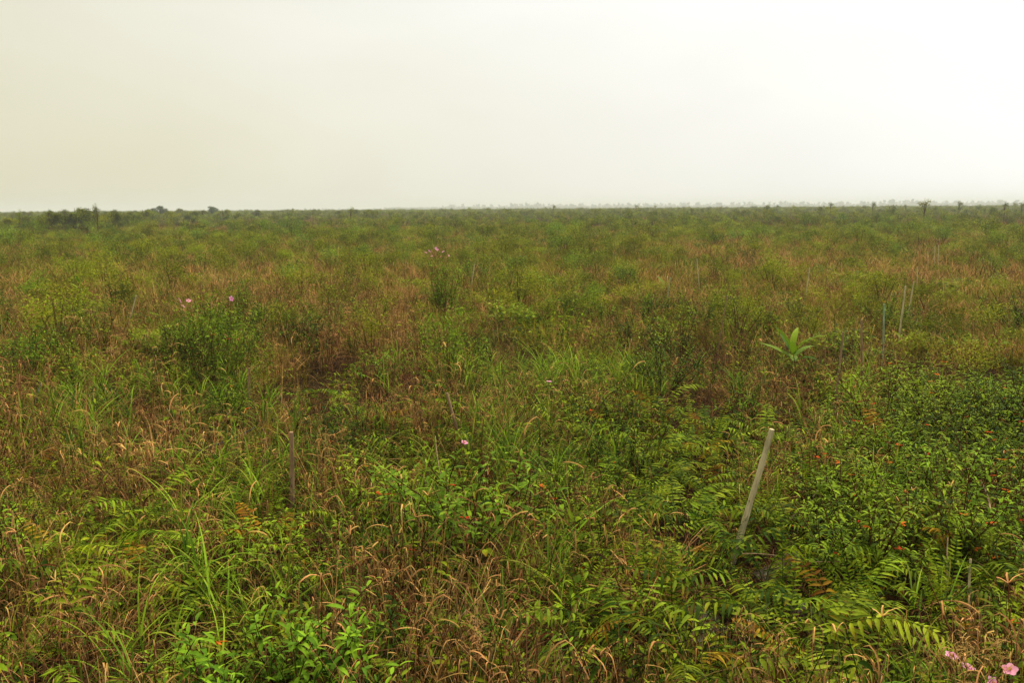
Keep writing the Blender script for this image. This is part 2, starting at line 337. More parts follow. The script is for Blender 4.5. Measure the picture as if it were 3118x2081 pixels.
# stakes: (top x, y), (bottom-visible x, y) in full pixels, radius, material, label
STAKES = [
 ((2343, 1307), (2252, 1636), .024, 0, 'thick pale grey leaning stake, nearest and largest, right of centre among ferns'),
 ((881, 1317), (885, 1530), .022, 1, 'brown weathered upright post left of centre in dry grass'),
 ((1364, 1197), (1398, 1321), .018, 1, 'dark brown stake leaning left at the picture centre'),
 ((755, 1122), (755, 1200), .020, 1, 'short brown post above the yellow fern patch on the left'),
 ((412, 899), (396, 960), .016, 0, 'thin pale stick left of the pink flowered dark bush'),
 ((1443, 804), (1438, 843), .016, 0, 'thin pale stick right of the open red stemmed bush'),
 ((2124, 787), (2128, 847), .016, 0, 'whitish upright stake, leftmost of the distant stakes right of centre'),
 ((2463, 815), (2456, 875), .017, 0, 'pale stake standing alone right of centre, leaning slightly right'),
 ((2848, 750), (2847, 790), .017, 0, 'thin pale stake, left one of the close far pair'),
 ((2860, 746), (2858, 788), .017, 0, 'thin pale stake, right one of the close far pair'),
 ((2826, 764), (2826, 790), .015, 0, 'short faint stake just left of the close far pair'),
 ((2796, 812), (2794, 852), .015, 0, 'faint grey stake behind the two pale stakes at far right'),
 ((2780, 857), (2772, 914), .017, 0, 'slim pale stake directly right of the tallest white one'),
 ((2754, 871), (2743, 972), .019, 0, 'tall whitish stake, brightest in the right hand row'),
 ((2695, 926), (2692, 1006), .017, 2, 'greenish mossy stake in the right hand row'),
 ((2627, 974), (2626, 1084), .019, 1, 'brownish grey stake right of the broad leaved seedling'),
 ((2563, 1011), (2545, 1210), .017, 1, 'long thin brown stake above the large leafy shrubs on the right'),
 ((2211, 901), (2200, 975), .012, 1, 'slim brown stake left of the broad leaved seedling'),
 ((2039, 845), (2034, 890), .015, 2, 'small greenish stake beside the dark shrub right of centre'),
]
M_moss = wood_mat('mossy_green_wood', (.10, .15, .08), (.20, .28, .15), (.34, .40, .25), 1, .7)
KEEP = []      # (x, y, length towards the camera, half width) to leave clear of tall growth
def build_stakes():
    for (t, b, r, mk, lab) in STAKES:
        P = at(b[0], b[1], .42 if b[1] > 1180 else .72); dist = math.hypot(P[0], P[1])
        # top: same distance, on the ray through the top pixel
        d = _F_ + _R_ * (t[0] - 1559) / FPX - _U_ * (t[1] - 1040.5) / FPX
        T = CAM + d * (P[1] / d[1]); ax = T - P
        base = P - ax / ax[2] * (P[2] - float(gz(P[0], P[1])) + .05)
        KEEP.append((P[0], P[1], (1.5 if dist < 8.6 else 1.0) if dist < 12 else .7, (.15 if dist < 8.6 else .10) if dist < 12 else .08))
        L = np.linalg.norm(T - base); mb = MB(); n = 14
        s = np.linspace(0, 1, n); r *= .98 if dist < 12 else .9
        bend = np.stack([np.sin(s * 3.1) * .012 * L, np.cos(s * 2.3 + 1) * .01 * L, s * L], -1); bend -= bend[0]
        rad = r * (1.12 - .22 * s) * (1 + .06 * np.sin(s * 41 + r * 900))
        tube(mb, bend, rad, 12); cap(mb, bend[-1], rad[-1], bend[-1] - bend[-2], 12)
        if L > .5:    # small knots
            for k in range(3):
                c = bend[4 + 3 * k]; a = k * 2.4
                tube(mb, [c + np.array([math.cos(a), math.sin(a), .1]) * r * .6, c + np.array([math.cos(a), math.sin(a), .5]) * r * 1.3], [r * .38, r * .2], 6)
        o = obj('wooden_stake', mb.mesh('stake', (M_stake, M_brown, M_moss)[mk]), loc=base)
        o.rotation_mode = 'QUATERNION'; o.rotation_quaternion = Vector(T - base).to_track_quat('Z', 'Y')
        tag(o, lab, 'stake', 'stakes marking rows across the scrub')
build_stakes()
for _p in ((2130, 1930), (2445, 1860)):
    _q = at(*_p, .2); KEEP.append((_q[0], _q[1], .28, .10))
for _x, _y, _z, _l, _w in ((1040, 1045, .95, .45, .34), (650, 1400, .9, .35, .3), (475, 712, 1.35, 1.0, .7), (1030, 740, 1.3, .9, .4), (1015, 585, 1.6, 1.3, .7), (1838, 812, .8, .8, .25)):
    _q = at(_x * 3118 / 2349, _y * 3118 / 2349, _z); KEEP.append((_q[0], _q[1], _l, _w))

def clear_of(xy, w=0.0, ext=0.0):
    ok = np.ones(len(xy), bool)
    for x, y, ln, hw in KEEP:
        u = -np.array([x, y]) / math.hypot(x, y); r = xy - np.array([x, y]); a = r @ u; b = r @ np.array([-u[1], u[0]])
        ok &= ~((a > -.12 - ext * .1) & (a < ln + ext) & (np.abs(b) < hw + w))
    return ok

# ------------------------------------------------------------------ grass protos
def protos(prefix, k, mat, fn):
    res = []
    for i in range(k):
        mb = MB(); fn(mb, i); res.append(mb.mesh(prefix, mat))
    return res
def f_dry(mb, i):
    grass(mb, 26, .10, (.35, .75), (.004, .010), (35, 86), (20, 110), 7, kink=.55)
    grass(mb, 5, .06, (.6, .95), (.003, .005), (65, 88), (5, 40), 7, kink=.3)
    grass(mb, 8, .14, (.2, .45), (.006, .012), (-10, 40), (0, 50), 5, kink=.3)
def f_stalk(mb, i):
    for k in range(4):
        a = rng.uniform(0, 6.28); h = rng.uniform(.35, .8); r0 = rng.uniform(0, .12)
        P = arcs(np.array([[r0 * math.cos(a), r0 * math.sin(a), 0]]), U(0, 6.28, 1), U(1.15, 1.55, 1), U(-.1, .5, 1), np.array([h]), 8, wob=.1)[0]
        tube(mb, P, np.linspace(.004, .002, 8), 3, rng.uniform(0, .6))
        n = 9; q = P[rng.integers(2, 8, n)]; az = U(0, 6.28, n)
        ribbon(mb, arcs(q, az, U(.2, 1.3, n), U(1.2, 2.6, n), U(.10, .26, n), 8, kinkf=U(.25, .6, n), kink=U(.4, 1.8, n), wob=.15), bladew(U(.0035, .0085, n), 8), side(az, .6), tone_(n), .1)
def f_thatch(mb, i):
    n = 16; th = U(0, 6.28, n); r = .22 * np.sqrt(rng.random(n)); base = np.stack([r * np.cos(th), r * np.sin(th), U(.03, .38, n)], -1)
    grass(mb, n, 0, (.2, .6), (.003, .009), (-25, 25), (-10, 35), 6, kink=.35, base=base)
    n = 16; th = U(0, 6.28, n); r = .22 * np.sqrt(rng.random(n)); base = np.stack([r * np.cos(th), r * np.sin(th), U(.12, .45, n)], -1)
    grass(mb, n, 0, (.06, .16), (.006, .013), (-40, 50), (40, 120), 5, kink=.4, base=base)
def f_green(mb, i):
    grass(mb, 20, .06, (.3, .66), (.006, .012), (45, 88), (20, 120), 7, kink=.08)
    grass(mb, 6, .06, (.25, .4), (.006, .010), (30, 60), (40, 110), 6)
def f_olive(mb, i):
    grass(mb, 30, .12, (.25, .65), (.004, .008), (35, 88), (10, 110), 6, kink=.25)
def f_forb(mb, i):
    n = 7
    for k in range(n):
        a = U(0, 6.28, 1)[0]; r = .16 * math.sqrt(rng.random()); h = U(.15, .62, 1)[0]; b = np.array([[r * math.cos(a), r * math.sin(a), 0]])
        P = arcs(b, U(0, 6.28, 1), U(1.0, 1.5, 1), U(0, .6, 1), np.array([h]), 7)[0]
        tube(mb, P, .002, 3, .1)
        m = rng.integers(7, 13); t = U(.3, 1, m); q = P[np.clip((t * 6).astype(int), 0, 6)] + rng.normal(0, .008, (m, 3)); az = U(0, 6.28, m)
        ribbon(mb, arcs(q, az, U(-.2, .9, m), U(.3, 1.6, m), U(.035, .10, m), 5), leafw(U(.012, .028, m), 5), side(az, .3), tone_(m), .12)
def f_seed(mb, i):
    for k in range(3):
        a = rng.uniform(0, 6.28); h = rng.uniform(.4, .8)
        P = arcs(np.array([[.05 * math.cos(a), .05 * math.sin(a), 0]]), np.array([a]), U(1.2, 1.5, 1), U(-.1, .6, 1), np.array([h]), 8)[0]
        tube(mb, P, np.linspace(.003, .0015, 8), 3, .1)
        for q, m in ((P[-1], 60), (P[-2], 30)):
            b = q + rng.normal(0, .022, (m, 3)) * [1, 1, 1.3]; az = U(0, 6.28, m)
            ribbon(mb, arcs(b, az, U(-.6, 1.3, m), U(0, 1.2, m), U(.015, .05, m), 3), np.full((m, 3), .0028), side(az), tone_(m, 0, .55))
G_seed = protos('seed_head', 4, M_dry, f_seed)
G_dry = protos('dry_tuft', 7, M_dry, f_dry); G_stalk = protos('dry_stalk', 7, M_dry, f_stalk); G_thatch = protos('dry_thatch', 6, M_litter, f_thatch)
G_green = protos('green_tuft', 6, M_green, f_green); G_olive = protos('olive_tuft', 5, M_mix, f_olive); G_forb = protos('forb', 6, M_forb, f_forb)
# coarser tufts for the middle distance
def f_mid(L, w, n, rad, kink=.3):
    def f(mb, i): grass(mb, n, rad, L, w, (40, 88), (10, 100), 4, kink=kink)
    return f
G_mdry = protos('dry_patch', 5, M_dry, f_mid((.4, .95), (.008, .017), 55, .45, .5)); G_mgreen = protos('green_patch', 4, M_green, f_mid((.3, .8), (.009, .018), 50, .42, .1))
G_molive = protos('olive_patch', 5, M_mix, f_mid((.3, .9), (.009, .018), 60, .48, .2))
def dome(mb, n, rad, h, L, w, K=3, z0=.25, fold=.1):
    """leaves spread through several overlapping clumps so the outline stays ragged"""
    nc = 7; cth = U(0, 6.28, nc); cr = rad * .65 * np.sqrt(rng.random(nc)); cz = U(h * .45, h * .85, nc); cs = U(.25, .5, nc) * rad
    k = rng.integers(0, nc, n); v = nrm(rng.normal(0, 1, (n, 3))) * (cs[k] * rng.random(n) ** .45)[:, None]; v[:, 2] *= .95
    q = np.stack([cr[k] * np.cos(cth[k]), cr[k] * np.sin(cth[k]), cz[k]], -1) + v; q[:, 2] = np.maximum(q[:, 2], h * z0 * rng.random(n))
    az = U(0, 6.28, n)
    ribbon(mb, arcs(q, az, U(-.3, 1.0, n), U(.3, 1.3, n), U(*L, n), K), leafw(U(*w, n), K), side(az, .5), tone_(n), fold)
def f_mscrub(mb, i):
    dome(mb, 420, .42, .85, (.04, .085), (.012, .024), 3)
def f_mfern(mb, i):
    n = 130; th = U(0, 6.28, n); r = .45 * np.sqrt(rng.random(n)); q = np.stack([r * np.cos(th), r * np.sin(th), U(.2, .6, n)], -1); az = U(0, 6.28, n)
    ribbon(mb, arcs(q, az, U(-.2, .7, n), U(.4, 1.4, n), U(.12, .22, n), 4), leafw(U(.03, .06, n), 4), side(az, .3), tone_(n), .1)
G_mscrub = protos('scrub_patch', 4, M_scrub, f_mscrub); G_mfern = protos('fern_patch', 3, M_fern, f_mfern)
def f_fscrub(mb, i): dome(mb, 330, 1.1, 1.9, (.14, .30), (.05, .11), 3)
def f_fgrass(L, w):
    def f(mb, i): grass(mb, 90, 1.6, L, w, (55, 88), (5, 70), 3, kink=.2)
    return f
G_fscrub = protos('far_scrub', 5, M_scrub, f_fscrub); G_fdry = protos('far_dry', 3, M_dry, f_fgrass((.6, 1.3), (.03, .06))); G_folive = protos('far_olive', 4, M_mix, f_fgrass((.6, 1.3), (.03, .06)))

def scatter_grass():
    # near field 2.5 - 26 m
    xy = sample(27000, 2.4, 30, 1.1); xy = xy[xy[:, 1] > 1.0]
    cl_ = .55 * vnoise(xy[:, 0], xy[:, 1], .38, 51) + .45 * vnoise(xy[:, 0], xy[:, 1], 1.0, 57)
    xy = xy[rng.random(len(xy)) < np.clip((cl_ - .38) * 3.6, .05, 1)]
    hgt = np.clip(.72 + 1.1 * (.5 * vnoise(xy[:, 0], xy[:, 1], .38, 51) + .5 * vnoise(xy[:, 0], xy[:, 1], 1.5, 63)) - .1, .7, 1.5)
    w = zone_w(xy[:, 0], xy[:, 1]); n1 = vnoise(xy[:, 0], xy[:, 1], 1.1, 3); n2 = vnoise(xy[:, 0], xy[:, 1], .8, 9); n3 = vnoise(xy[:, 0], xy[:, 1], 1.4, 21)
    d = np.hypot(xy[:, 0], xy[:, 1])
    wt = np.column_stack([.6 + 1.1 * n1 ** 2 * 2 + .75 * w['dry'], .25 + .3 * n1 + w['dry'] * .25, 1.5 * n2 ** 2 * 2 + .9 * w['green'], .8 + .3 * w['green'] + .2 * w['dry'], .6 + 1.7 * n3 ** 2 * 1.6 + .1 * w['fern'] + .6 * w['shrub'], .03 + .25 * vnoise(xy[:, 0], xy[:, 1], .9, 33) ** 3 + .05 * w['dry'], .42 + 1.7 * n1 ** 2 + 1.3 * w['dry']])
    wt /= wt.sum(1, keepdims=True); c = wt.cumsum(1); u = rng.random(len(xy)); k = (u[:, None] > c).sum(1)
    low = np.clip(1 - .14 * w['fern'] - .12 * w['shrub'], .5, 1)
    thin = rng.random(len(xy)) > np.clip(.26 * w['fern'] + .10 * w['shrub'], 0, .8)
    cl = clear_of(xy, .05)
    for i, (nm, G, lab, cat, s) in enumerate((
        ('dry_grass', G_dry, 'tufts of dry brown grass blades bent over all across the near field', 'dry grass', (.65, 1.1)),
        ('grass_litter', G_thatch, 'tangled tan straw and dead blades lying between the tufts', 'dead grass', (.7, 1.2)),
        ('green_grass', G_green, 'fine bright green grass tufts growing through the straw', 'grass', (.6, 1.1)),
        ('olive_grass', G_olive, 'thin olive grass mixed through the near undergrowth', 'grass', (.6, 1.1)),
        ('low_herbs', G_forb, 'small leaved low herbs filling gaps near the camera', 'ground cover', (.7, 1.25)),
        ('brown_seed_heads', G_seed, 'fluffy reddish brown seed heads on thin stems through the near grass', 'seed heads', (.7, 1.15)),
        ('dry_stalks', G_stalk, 'upright dead stalks with drooping red brown leaves in the near field', 'dead stalks', (.65, 1.05)))):
        m = (k == i) & thin & (cl | (i in (1, 4))); p = xy[m]; sc = U(*s, len(p)) * low[m] * hgt[m] * np.clip(.5 + d[m] / 12, .65, 1)
        scatter(nm, G, p, U(0, 6.28, len(p)), np.column_stack([sc, sc, sc * U(.8, 1.15, len(p))]), lab, cat)
    p = sample(6500, 2.4, 26, 1.1); p = p[p[:, 1] > 1]; sc = U(.8, 1.25, len(p))
    scatter('rotting_litter', G_thatch, p, U(0, 6.28, len(p)), np.column_stack([sc, sc, sc * .6]), 'dark brown rotting litter covering the soil under the near plants', 'plant litter')
    # middle distance 20 - 110 m
    xy = sample(20000, 18, 115, 1.3, R(33)); cm = .5 * vnoise(xy[:, 0], xy[:, 1], 1.3, 71) + .5 * vnoise(xy[:, 0], xy[:, 1], 4, 77); xy = xy[rng.random(len(xy)) < np.clip((cm - .25) * 2.4, .2, 1)]; w = zone_w(xy[:, 0], xy[:, 1]); d = np.hypot(xy[:, 0], xy[:, 1])
    n1 = vnoise(xy[:, 0], xy[:, 1], 5, 3); n2 = vnoise(xy[:, 0], xy[:, 1], 3.4, 9); n3 = vnoise(xy[:, 0], xy[:, 1], 6, 21); far = np.clip((d - 35) / 60, 0, 1)
    wt = np.column_stack([.5 + 2.3 * n1 ** 2 * (1 - .6 * far) + .9 * w['dry'], .35 + .8 * n2 + .8 * w['green'], 1.25 + 0 * n1, .12 + 1.0 * n3 ** 2 + 1.1 * far, .25 * n2 + .4 * w['fern'] * (1 - far)])
    wt /= wt.sum(1, keepdims=True); c = wt.cumsum(1); u = rng.random(len(xy)); k = (u[:, None] > c).sum(1); cl = clear_of(xy, .1)
    for i, (nm, G, lab, cat, s) in enumerate((
        ('brown_sedge_sward', G_mdry, 'reddish brown dry sward in the middle distance', 'dry grass', (.7, 1.15)),
        ('green_sward', G_mgreen, 'green grass sward in the middle distance', 'grass', (.7, 1.15)),
        ('olive_sward', G_molive, 'olive grass sward stretching away behind the near tufts', 'grass', (.7, 1.15)),
        ('low_scrub', G_mscrub, 'low leafy scrub merging into one mass in the middle distance', 'scrub', (.5, 1.25)),
        ('fern_cover', G_mfern, 'yellow green fern cover beyond the near ferns', 'ferns', (.6, 1.0)))):
        m = (k == i) & cl; p = xy[m]; sc = U(*s, len(p)) * np.clip(.75 + d[m] / 70, .8, 2.0)
        scatter(nm, G, p, U(0, 6.28, len(p)), np.column_stack([sc, sc, sc * U(.7, 1.1, len(p)) * np.clip(1.1 - d[m] / 230, .7, 1)]), lab, cat)
    # far plain 95 m - 1200 m
    xy = sample(19000, 90, 2700, 1.5, R(33)); d = np.hypot(xy[:, 0], xy[:, 1]); n1 = vnoise(xy[:, 0], xy[:, 1], 22, 3); n3 = vnoise(xy[:, 0], xy[:, 1], 35, 21)
    far = np.clip((d - 120) / 150, 0, 1)
    wt = np.column_stack([.9 * n1 * (1 - .8 * far), .9 - .5 * far, .5 + 1.4 * n3 + 1.6 * far]); wt /= wt.sum(1, keepdims=True); c = wt.cumsum(1); k = (rng.random(len(xy))[:, None] > c).sum(1)
    for i, (nm, G, lab, cat) in enumerate((
        ('far_brown_grass', G_fdry, 'brown grass on the far plain below the horizon', 'dry grass'),
        ('far_olive_grass', G_folive, 'olive grass on the far plain below the horizon', 'grass'),
        ('far_scrub', G_fscrub, 'dense green scrub running out to the horizon as one mass', 'scrub'))):
        m = k == i; p = xy[m]; sc = U(.6, 1.25, len(p)) * np.clip(.55 + d[m] / 420, .6, 2.2); hz = np.clip(.9 + d[m] / 900, 1, 1.35)
        z = np.minimum(sc * U(.65, 1.0, len(p)), 1.35) * (np.where((rng.random(len(p)) < .05 + .5 * vnoise(p[:, 0], p[:, 1], 28, 41) ** 2) & (d[m] > 130), U(1.05, 1.42, len(p)), 1) if i == 2 else hz)
        scatter(nm, G, p, U(0, 6.28, len(p)), np.column_stack([sc, sc, z]), lab, cat, tilt=.05)
scatter_grass()

# ------------------------------------------------------------------ ferns
def frond_mesh(kind, mat):
    mb = MB(); az = np.zeros(1)
    if kind == 0:   # broad drooping pinnae on an arching rachis
        L = U(.50, .80, 1); K = 18; P = arcs(np.zeros((1, 3)), az, U(R(66), R(88), 1), U(R(80), R(145), 1), L, K, 1.2)[0]; start = .32; npn = rng.integers(14, 19); pl, pw = (.070, .105), (.014, .019)
    else:           # narrow upright frond with many short pinnae
        L = U(.5, .8, 1); K = 22; P = arcs(np.zeros((1, 3)), az, U(R(68), R(86), 1), U(R(25), R(75), 1), L, K, 1.5)[0]; start = .2; npn = 22; pl, pw = (.045, .06), (.010, .013)
    tube(mb, P, np.linspace(.0028, .0012, K), 4, .1)
    t = np.linspace(start, .97, npn); f = t * (K - 1); i0 = np.clip(f.astype(int), 0, K - 2); fr = (f - i0)[:, None]
    q = P[i0] * (1 - fr) + P[i0 + 1] * fr; T = nrm(P[i0 + 1] - P[i0])
    sh = np.clip(np.sin((t - start) / (1 - start) * math.pi * .82 + .42), .25, 1)
    for sgn in (-1, 1):
        S = np.array([0, sgn, 0.0])[None, :] * np.ones((npn, 1)); dirn = nrm(S * 1.0 + T * .35 + rng.normal(0, .09, (npn, 3)) + np.array([0, 0, .12]))
        Ln = U(*pl, npn) * sh * np.where(rng.random(npn) < .06, .35, 1); Kp = 5 if kind == 0 else 4; s = np.linspace(0, 1, Kp)
        drp = np.clip(rng.normal(.5, .3, npn), .05, 1.2) if kind == 0 else U(.05, .35, npn)
        Pp = q[:, None, :] + dirn[:, None, :] * (Ln[:, None] * s)[..., None] + np.array([0, 0, -1.0]) * (Ln[:, None] * drp[:, None] * s[None, :] ** 2)[..., None]
        sd_ = nrm(T + rng.normal(0, .12, (npn, 3)))
        ribbon(mb, Pp, leafw(U(*pw, npn) * (.6 + .4 * sh), Kp), sd_, tone_(npn, .1, .9), .16 if kind == 0 else .05)
    return mb.mesh('frond', mat)
FR = [frond_mesh(0, M_fern) for _ in range(8)]; FRN = [frond_mesh(1, M_fern) for _ in range(5)]; FRB = [frond_mesh(0, M_fernb) for _ in range(4)]
def build_ferns():
    xy = sample(9000, 4.0, 16, 1.2, R(32)); w = zone_w(xy[:, 0], xy[:, 1]); p = w['fern'] / 4.2 + .05 + .06 * w['green'] * 0
    px, py = pix(xy[:, 0], xy[:, 1]); inside = (px > -60) & (px < 3180) & (py < 2200) & clear_of(xy, .02)
    m = (rng.random(len(xy)) < p) & inside; xy = xy[m]
    order = np.argsort(np.hypot(xy[:, 0], xy[:, 1])); keep = []
    for i in order:
        q = xy[i]
        if all((q[0] - a[0]) ** 2 + (q[1] - a[1]) ** 2 > .30 ** 2 for a in keep): keep.append(q)
        if len(keep) >= 290: break
    hero = [at(x * K_, y * K_, .45)[:2] for x, y in ((1520, 925), (1540, 1030), (1620, 1000), (1590, 1150), (240, 1310), (205, 1230), (1650, 1370), (1390, 1405), (1700, 1430), (1850, 1310), (1600, 1540), (2150, 1340), (2240, 1330), (2335, 1240), (1480, 1560), (430, 985), (730, 890), (2100, 755), (2230, 775), (1830, 1440), (1930, 1500), (1750, 1530), (1760, 1290), (1500, 1200), (100, 1330), (820, 905), (1480, 1100), (1950, 1380))]
    keep = hero + keep[:290 - len(hero)]; nh = len(hero)
    for qi, q in enumerate(keep):
        z = float(gz(q[0], q[1])); e = empty('fern', (q[0], q[1], z), U(0, 6.28, 1)[0], float(U(.85, 1.35, 1)[0]) * (1.25 if qi < nh else 1.0))
        brown = rng.random() < .02; narrow = rng.random() < (.22 if qi >= nh else .12)
        n = rng.integers(4, 7)
        for k in range(n):
            G = FRB if (brown or rng.random() < .03) else (FRN if narrow else FR)
            obj('frond', G[rng.integers(len(G))], e, (rng.normal(0, .02), rng.normal(0, .02), U(-.01, .10, 1)[0]), (rng.normal(0, .12), rng.normal(0, .18), k * 6.28 / n + rng.normal(0, .35)), [float(U(.7, 1.1, 1)[0])] * 3)
        if brown: tag(e, 'withered orange brown fern among green ferns', 'fern', 'withered ferns in the fern patches')
        elif narrow: tag(e, 'upright narrow fern with many short leaflets', 'fern', 'upright narrow fronded ferns')
        else: tag(e, 'green fern with arching fronds and drooping broad leaflets', 'fern', 'arching green ferns in the foreground')
build_ferns()

# ------------------------------------------------------------------ sedges: stems with long leaves fanning from the upper part
def shoot_mesh():
    mb = MB(); h = U(.25, .62, 1)[0]; K = 8
    P = arcs(np.zeros((1, 3)), np.zeros(1), U(R(60), R(85), 1), U(0, .5, 1), np.array([h]), K)[0]
    tube(mb, P, np.linspace(.005, .003, K), 4, .15)
    n = rng.integers(11, 17); t = np.sort(U(.35, 1, n)); q = P[np.clip((t * (K - 1)).astype(int), 0, K - 1)]
    az = np.arange(n) * 2.09 + rng.normal(0, .35, n)
    Pb = arcs(q, az, U(R(35), R(84), n), U(R(35), R(110), n), U(.30, .60, n), 9, 1.5)
    ribbon(mb, Pb, bladew(U(.009, .0155, n), 9), side(az, .2), tone_(n), .22)
    m = 5; az = U(0, 6.28, m)       # dead lower leaves
    return mb.mesh('shoot', M_sedge)
SH = [shoot_mesh() for _ in range(12)]
def dead_shoot():
    mb = MB(); n = 9; az = U(0, 6.28, n)
    ribbon(mb, arcs(np.column_stack([rng.normal(0, .01, (n, 2)), U(.02, .25, n)]), az, U(R(20), R(75), n), U(.5, 1.6, n), U(.2, .45, n), 7, kinkf=U(.3, .7, n), kink=U(0, 1.8, n)), bladew(U(.006, .012, n), 7), side(az), tone_(n), .15)
    return mb.mesh('dead_leaves', M_dry)
DS = [dead_shoot() for _ in range(4)]
def build_sedges():
    xy = sample(8000, 3.8, 15, 1.1, R(32)); w = zone_w(xy[:, 0], xy[:, 1]); p = .13 + .40 * w['green'] - .2 * w['fern'] + .02 * w['dry']
    px, py = pix(xy[:, 0], xy[:, 1]); m = (rng.random(len(xy)) < p) & (px > -60) & (px < 3180) & (py < 2250) & clear_of(xy, .14); xy = xy[m]
    hand = [at(*q, .35) for q in ((1960, 1440), (560, 1530), (640, 1700), (1250, 1740), (760, 1880), (2830, 1820), (300, 2050), (700, 1250), (1380, 1180))]
    keep = [(h[0], h[1]) for h in hand]
    for q in xy:
        if all((q[0] - a[0]) ** 2 + (q[1] - a[1]) ** 2 > .24 ** 2 for a in keep): keep.append(q)
        if len(keep) >= 270: break
    for i, q in enumerate(keep):
        e = empty('sedge_clump', (q[0], q[1], float(gz(q[0], q[1]))), U(0, 6.28, 1)[0], float(U(.85, 1.2, 1)[0]) * (1.15 if i < 9 else 1))
        for k in range(rng.integers(2, 5)):
            obj('shoot', SH[rng.integers(12)], e, (rng.normal(0, .05), rng.normal(0, .05), 0), (rng.normal(0, .1), rng.normal(0, .1), U(0, 6.28, 1)[0]), [float(U(.75, 1.1, 1)[0])] * 3)
        obj('dead_leaves', DS[rng.integers(4)], e)
        tag(e, 'green sedge with long narrow arching leaves on leaning stems', 'sedge', 'green sedge clumps in the foreground')
build_sedges()

# ------------------------------------------------------------------ leafy shrubs
def bush_proto(nst, h, leafL, spread, detail=2, mat=None):
    """returns (stem mesh, foliage mesh, twig tips)"""
    ms, mf = MB(), MB(); tips = []
    for s in range(nst):
        az = s * 6.28 / nst + rng.normal(0, .3); el = U(R(90 - spread), R(86), 1)[0]; Ls = h * U(.75, 1.1, 1)[0]
        P = arcs(np.zeros((1, 3)) + np.array([math.cos(az), math.sin(az), 0]) * .03, np.array([az]), np.array([el]), U(-.25, .35, 1), np.array([Ls]), 9, wob=.12)[0]
        tube(ms, P, np.linspace(.008, .0035, 9), 5, U(0, .6, 1)[0])
        nb = rng.integers(5, 8)
        for b in range(nb + 1):
            i = 8 if b == nb else rng.integers(3, 8)
            baz = az + rng.normal(0, 1.3); Lb = h * U(.18, .38, 1)[0]
            B = arcs(P[i][None, :], np.array([baz]), U(R(40), R(80), 1), U(-.3, .3, 1), np.array([Lb]), 6, wob=.1)[0]
            tube(ms, B, np.linspace(.004, .002, 6), 4, U(0, .6, 1)[0]); tips.append(B[-1])
            npair = rng.integers(4, 6); t = np.linspace(.25, 1, npair); q = B[np.clip(np.round(t * 5).astype(int), 0, 5)]
            q = np.repeat(q, 2, 0); a0 = U(0, 6.28, 1)[0]; la = a0 + np.repeat(np.arange(npair), 2) * 1.57 + np.tile([0, math.pi], npair) + rng.normal(0, .25, npair * 2)
            n = npair * 2; Ll = leafL * U(.65, 1.15, n) * np.repeat(np.linspace(1.1, .65, npair), 2)
            el_ = np.repeat(np.linspace(.1, .85, npair), 2) + rng.normal(0, .2, n)
            ribbon(mf, arcs(q, la, el_, U(.6, 1.7, n), Ll, 6 if detail == 2 else 4), leafw(Ll * .26, 6 if detail == 2 else 4), side(la, .25), tone_(n), .14)
    return ms.mesh('stem', M_stem), mf.mesh('foliage', mat or M_shrub), tips
BUSH = [bush_proto(9, .62, .088, 62) for _ in range(4)] + [bush_proto(12, .8, .085, 48) for _ in range(2)]
M_leafy = leaf_mat('light_green_shrub_leaves', (0.08, 0.14, 0.005), (0.26, 0.37, 0.014), tip=(.2, .13, .01), tipamt=.2, thr=.93, trans=.3, spec=.05)
BUSH += [bush_proto(24, 1.05, .11, 64), bush_proto(24, 1.15, .10, 40), bush_proto(15, .85, .11, 56, mat=M_leafy), bush_proto(11, .62, .10, 60, mat=M_leafy)]
def flower_mesh():
    mb = MB(); az = np.arange(5) * 1.2566; P = arcs(np.zeros((5, 3)) + np.array([0, 0, .012]), az, np.full(5, .45), np.full(5, .5), np.full(5, .034), 5)
    ribbon(mb, P, np.tile(np.array([.010, .024, .030, .026, .010]), (5, 1)), side(az, .1), tone_(5), .1); return mb.mesh('petals', M_pink)
def stamen_mesh():
    mb = MB()
    for k in range(7):
        a = k * .9; tube(mb, [[0, 0, .008], [.004 * math.cos(a), .004 * math.sin(a), .018], [.008 * math.cos(a), .008 * math.sin(a), .026]], [.0012, .0012, .0018], 4)
    return mb.mesh('stamens', M_yel)
FLW, STM = flower_mesh(), stamen_mesh()
def wl_mesh():
    mb = MB(); az = U(0, 6.28, 3); ribbon(mb, arcs(np.zeros((3, 3)), az, U(-.3, .5, 3), U(.5, 1.4, 3), U(.05, .08, 3), 5), leafw(U(.016, .022, 3), 5), side(az, .3), tone_(3), .2); return mb.mesh('withered_leaf', M_red)
WL = [wl_mesh() for _ in range(4)]
def bush(loc, var, sc, label, group=None, nfl=0, nred=2, rz=None, name='leafy_shrub'):
    st, fo, tips = BUSH[var]
    z = float(gz(loc[0], loc[1])); e = empty(name, (loc[0], loc[1], z), U(0, 6.28, 1)[0] if rz is None else rz, sc)
    obj('stem', st, e); obj('foliage', fo, e)
    tp = np.array(tips); order = np.argsort(-tp[:, 2] + rng.normal(0, .03, len(tp)))
    s1 = sc if np.isscalar(sc) else sc[0]
    for i in order[:nfl]:
        f = obj('flower', FLW, e, tp[i] + np.array([0, 0, .02]), (rng.normal(0, .4), rng.normal(0, .4), U(0, 6, 1)[0]), [1.15 / s1] * 3); obj('stamens', STM, f)
    for i in rng.permutation(len(tips))[:nred]:
        obj('withered_leaf', WL[rng.integers(4)], e, tp[i] - np.array([0, 0, U(.03, .14, 1)[0]]), (0, 0, 0), [1 / s1] * 3)
    tag(e, label, 'shrub', group); return e
def dp(x, y, z=.3): return at(x * K_, y * K_, z)
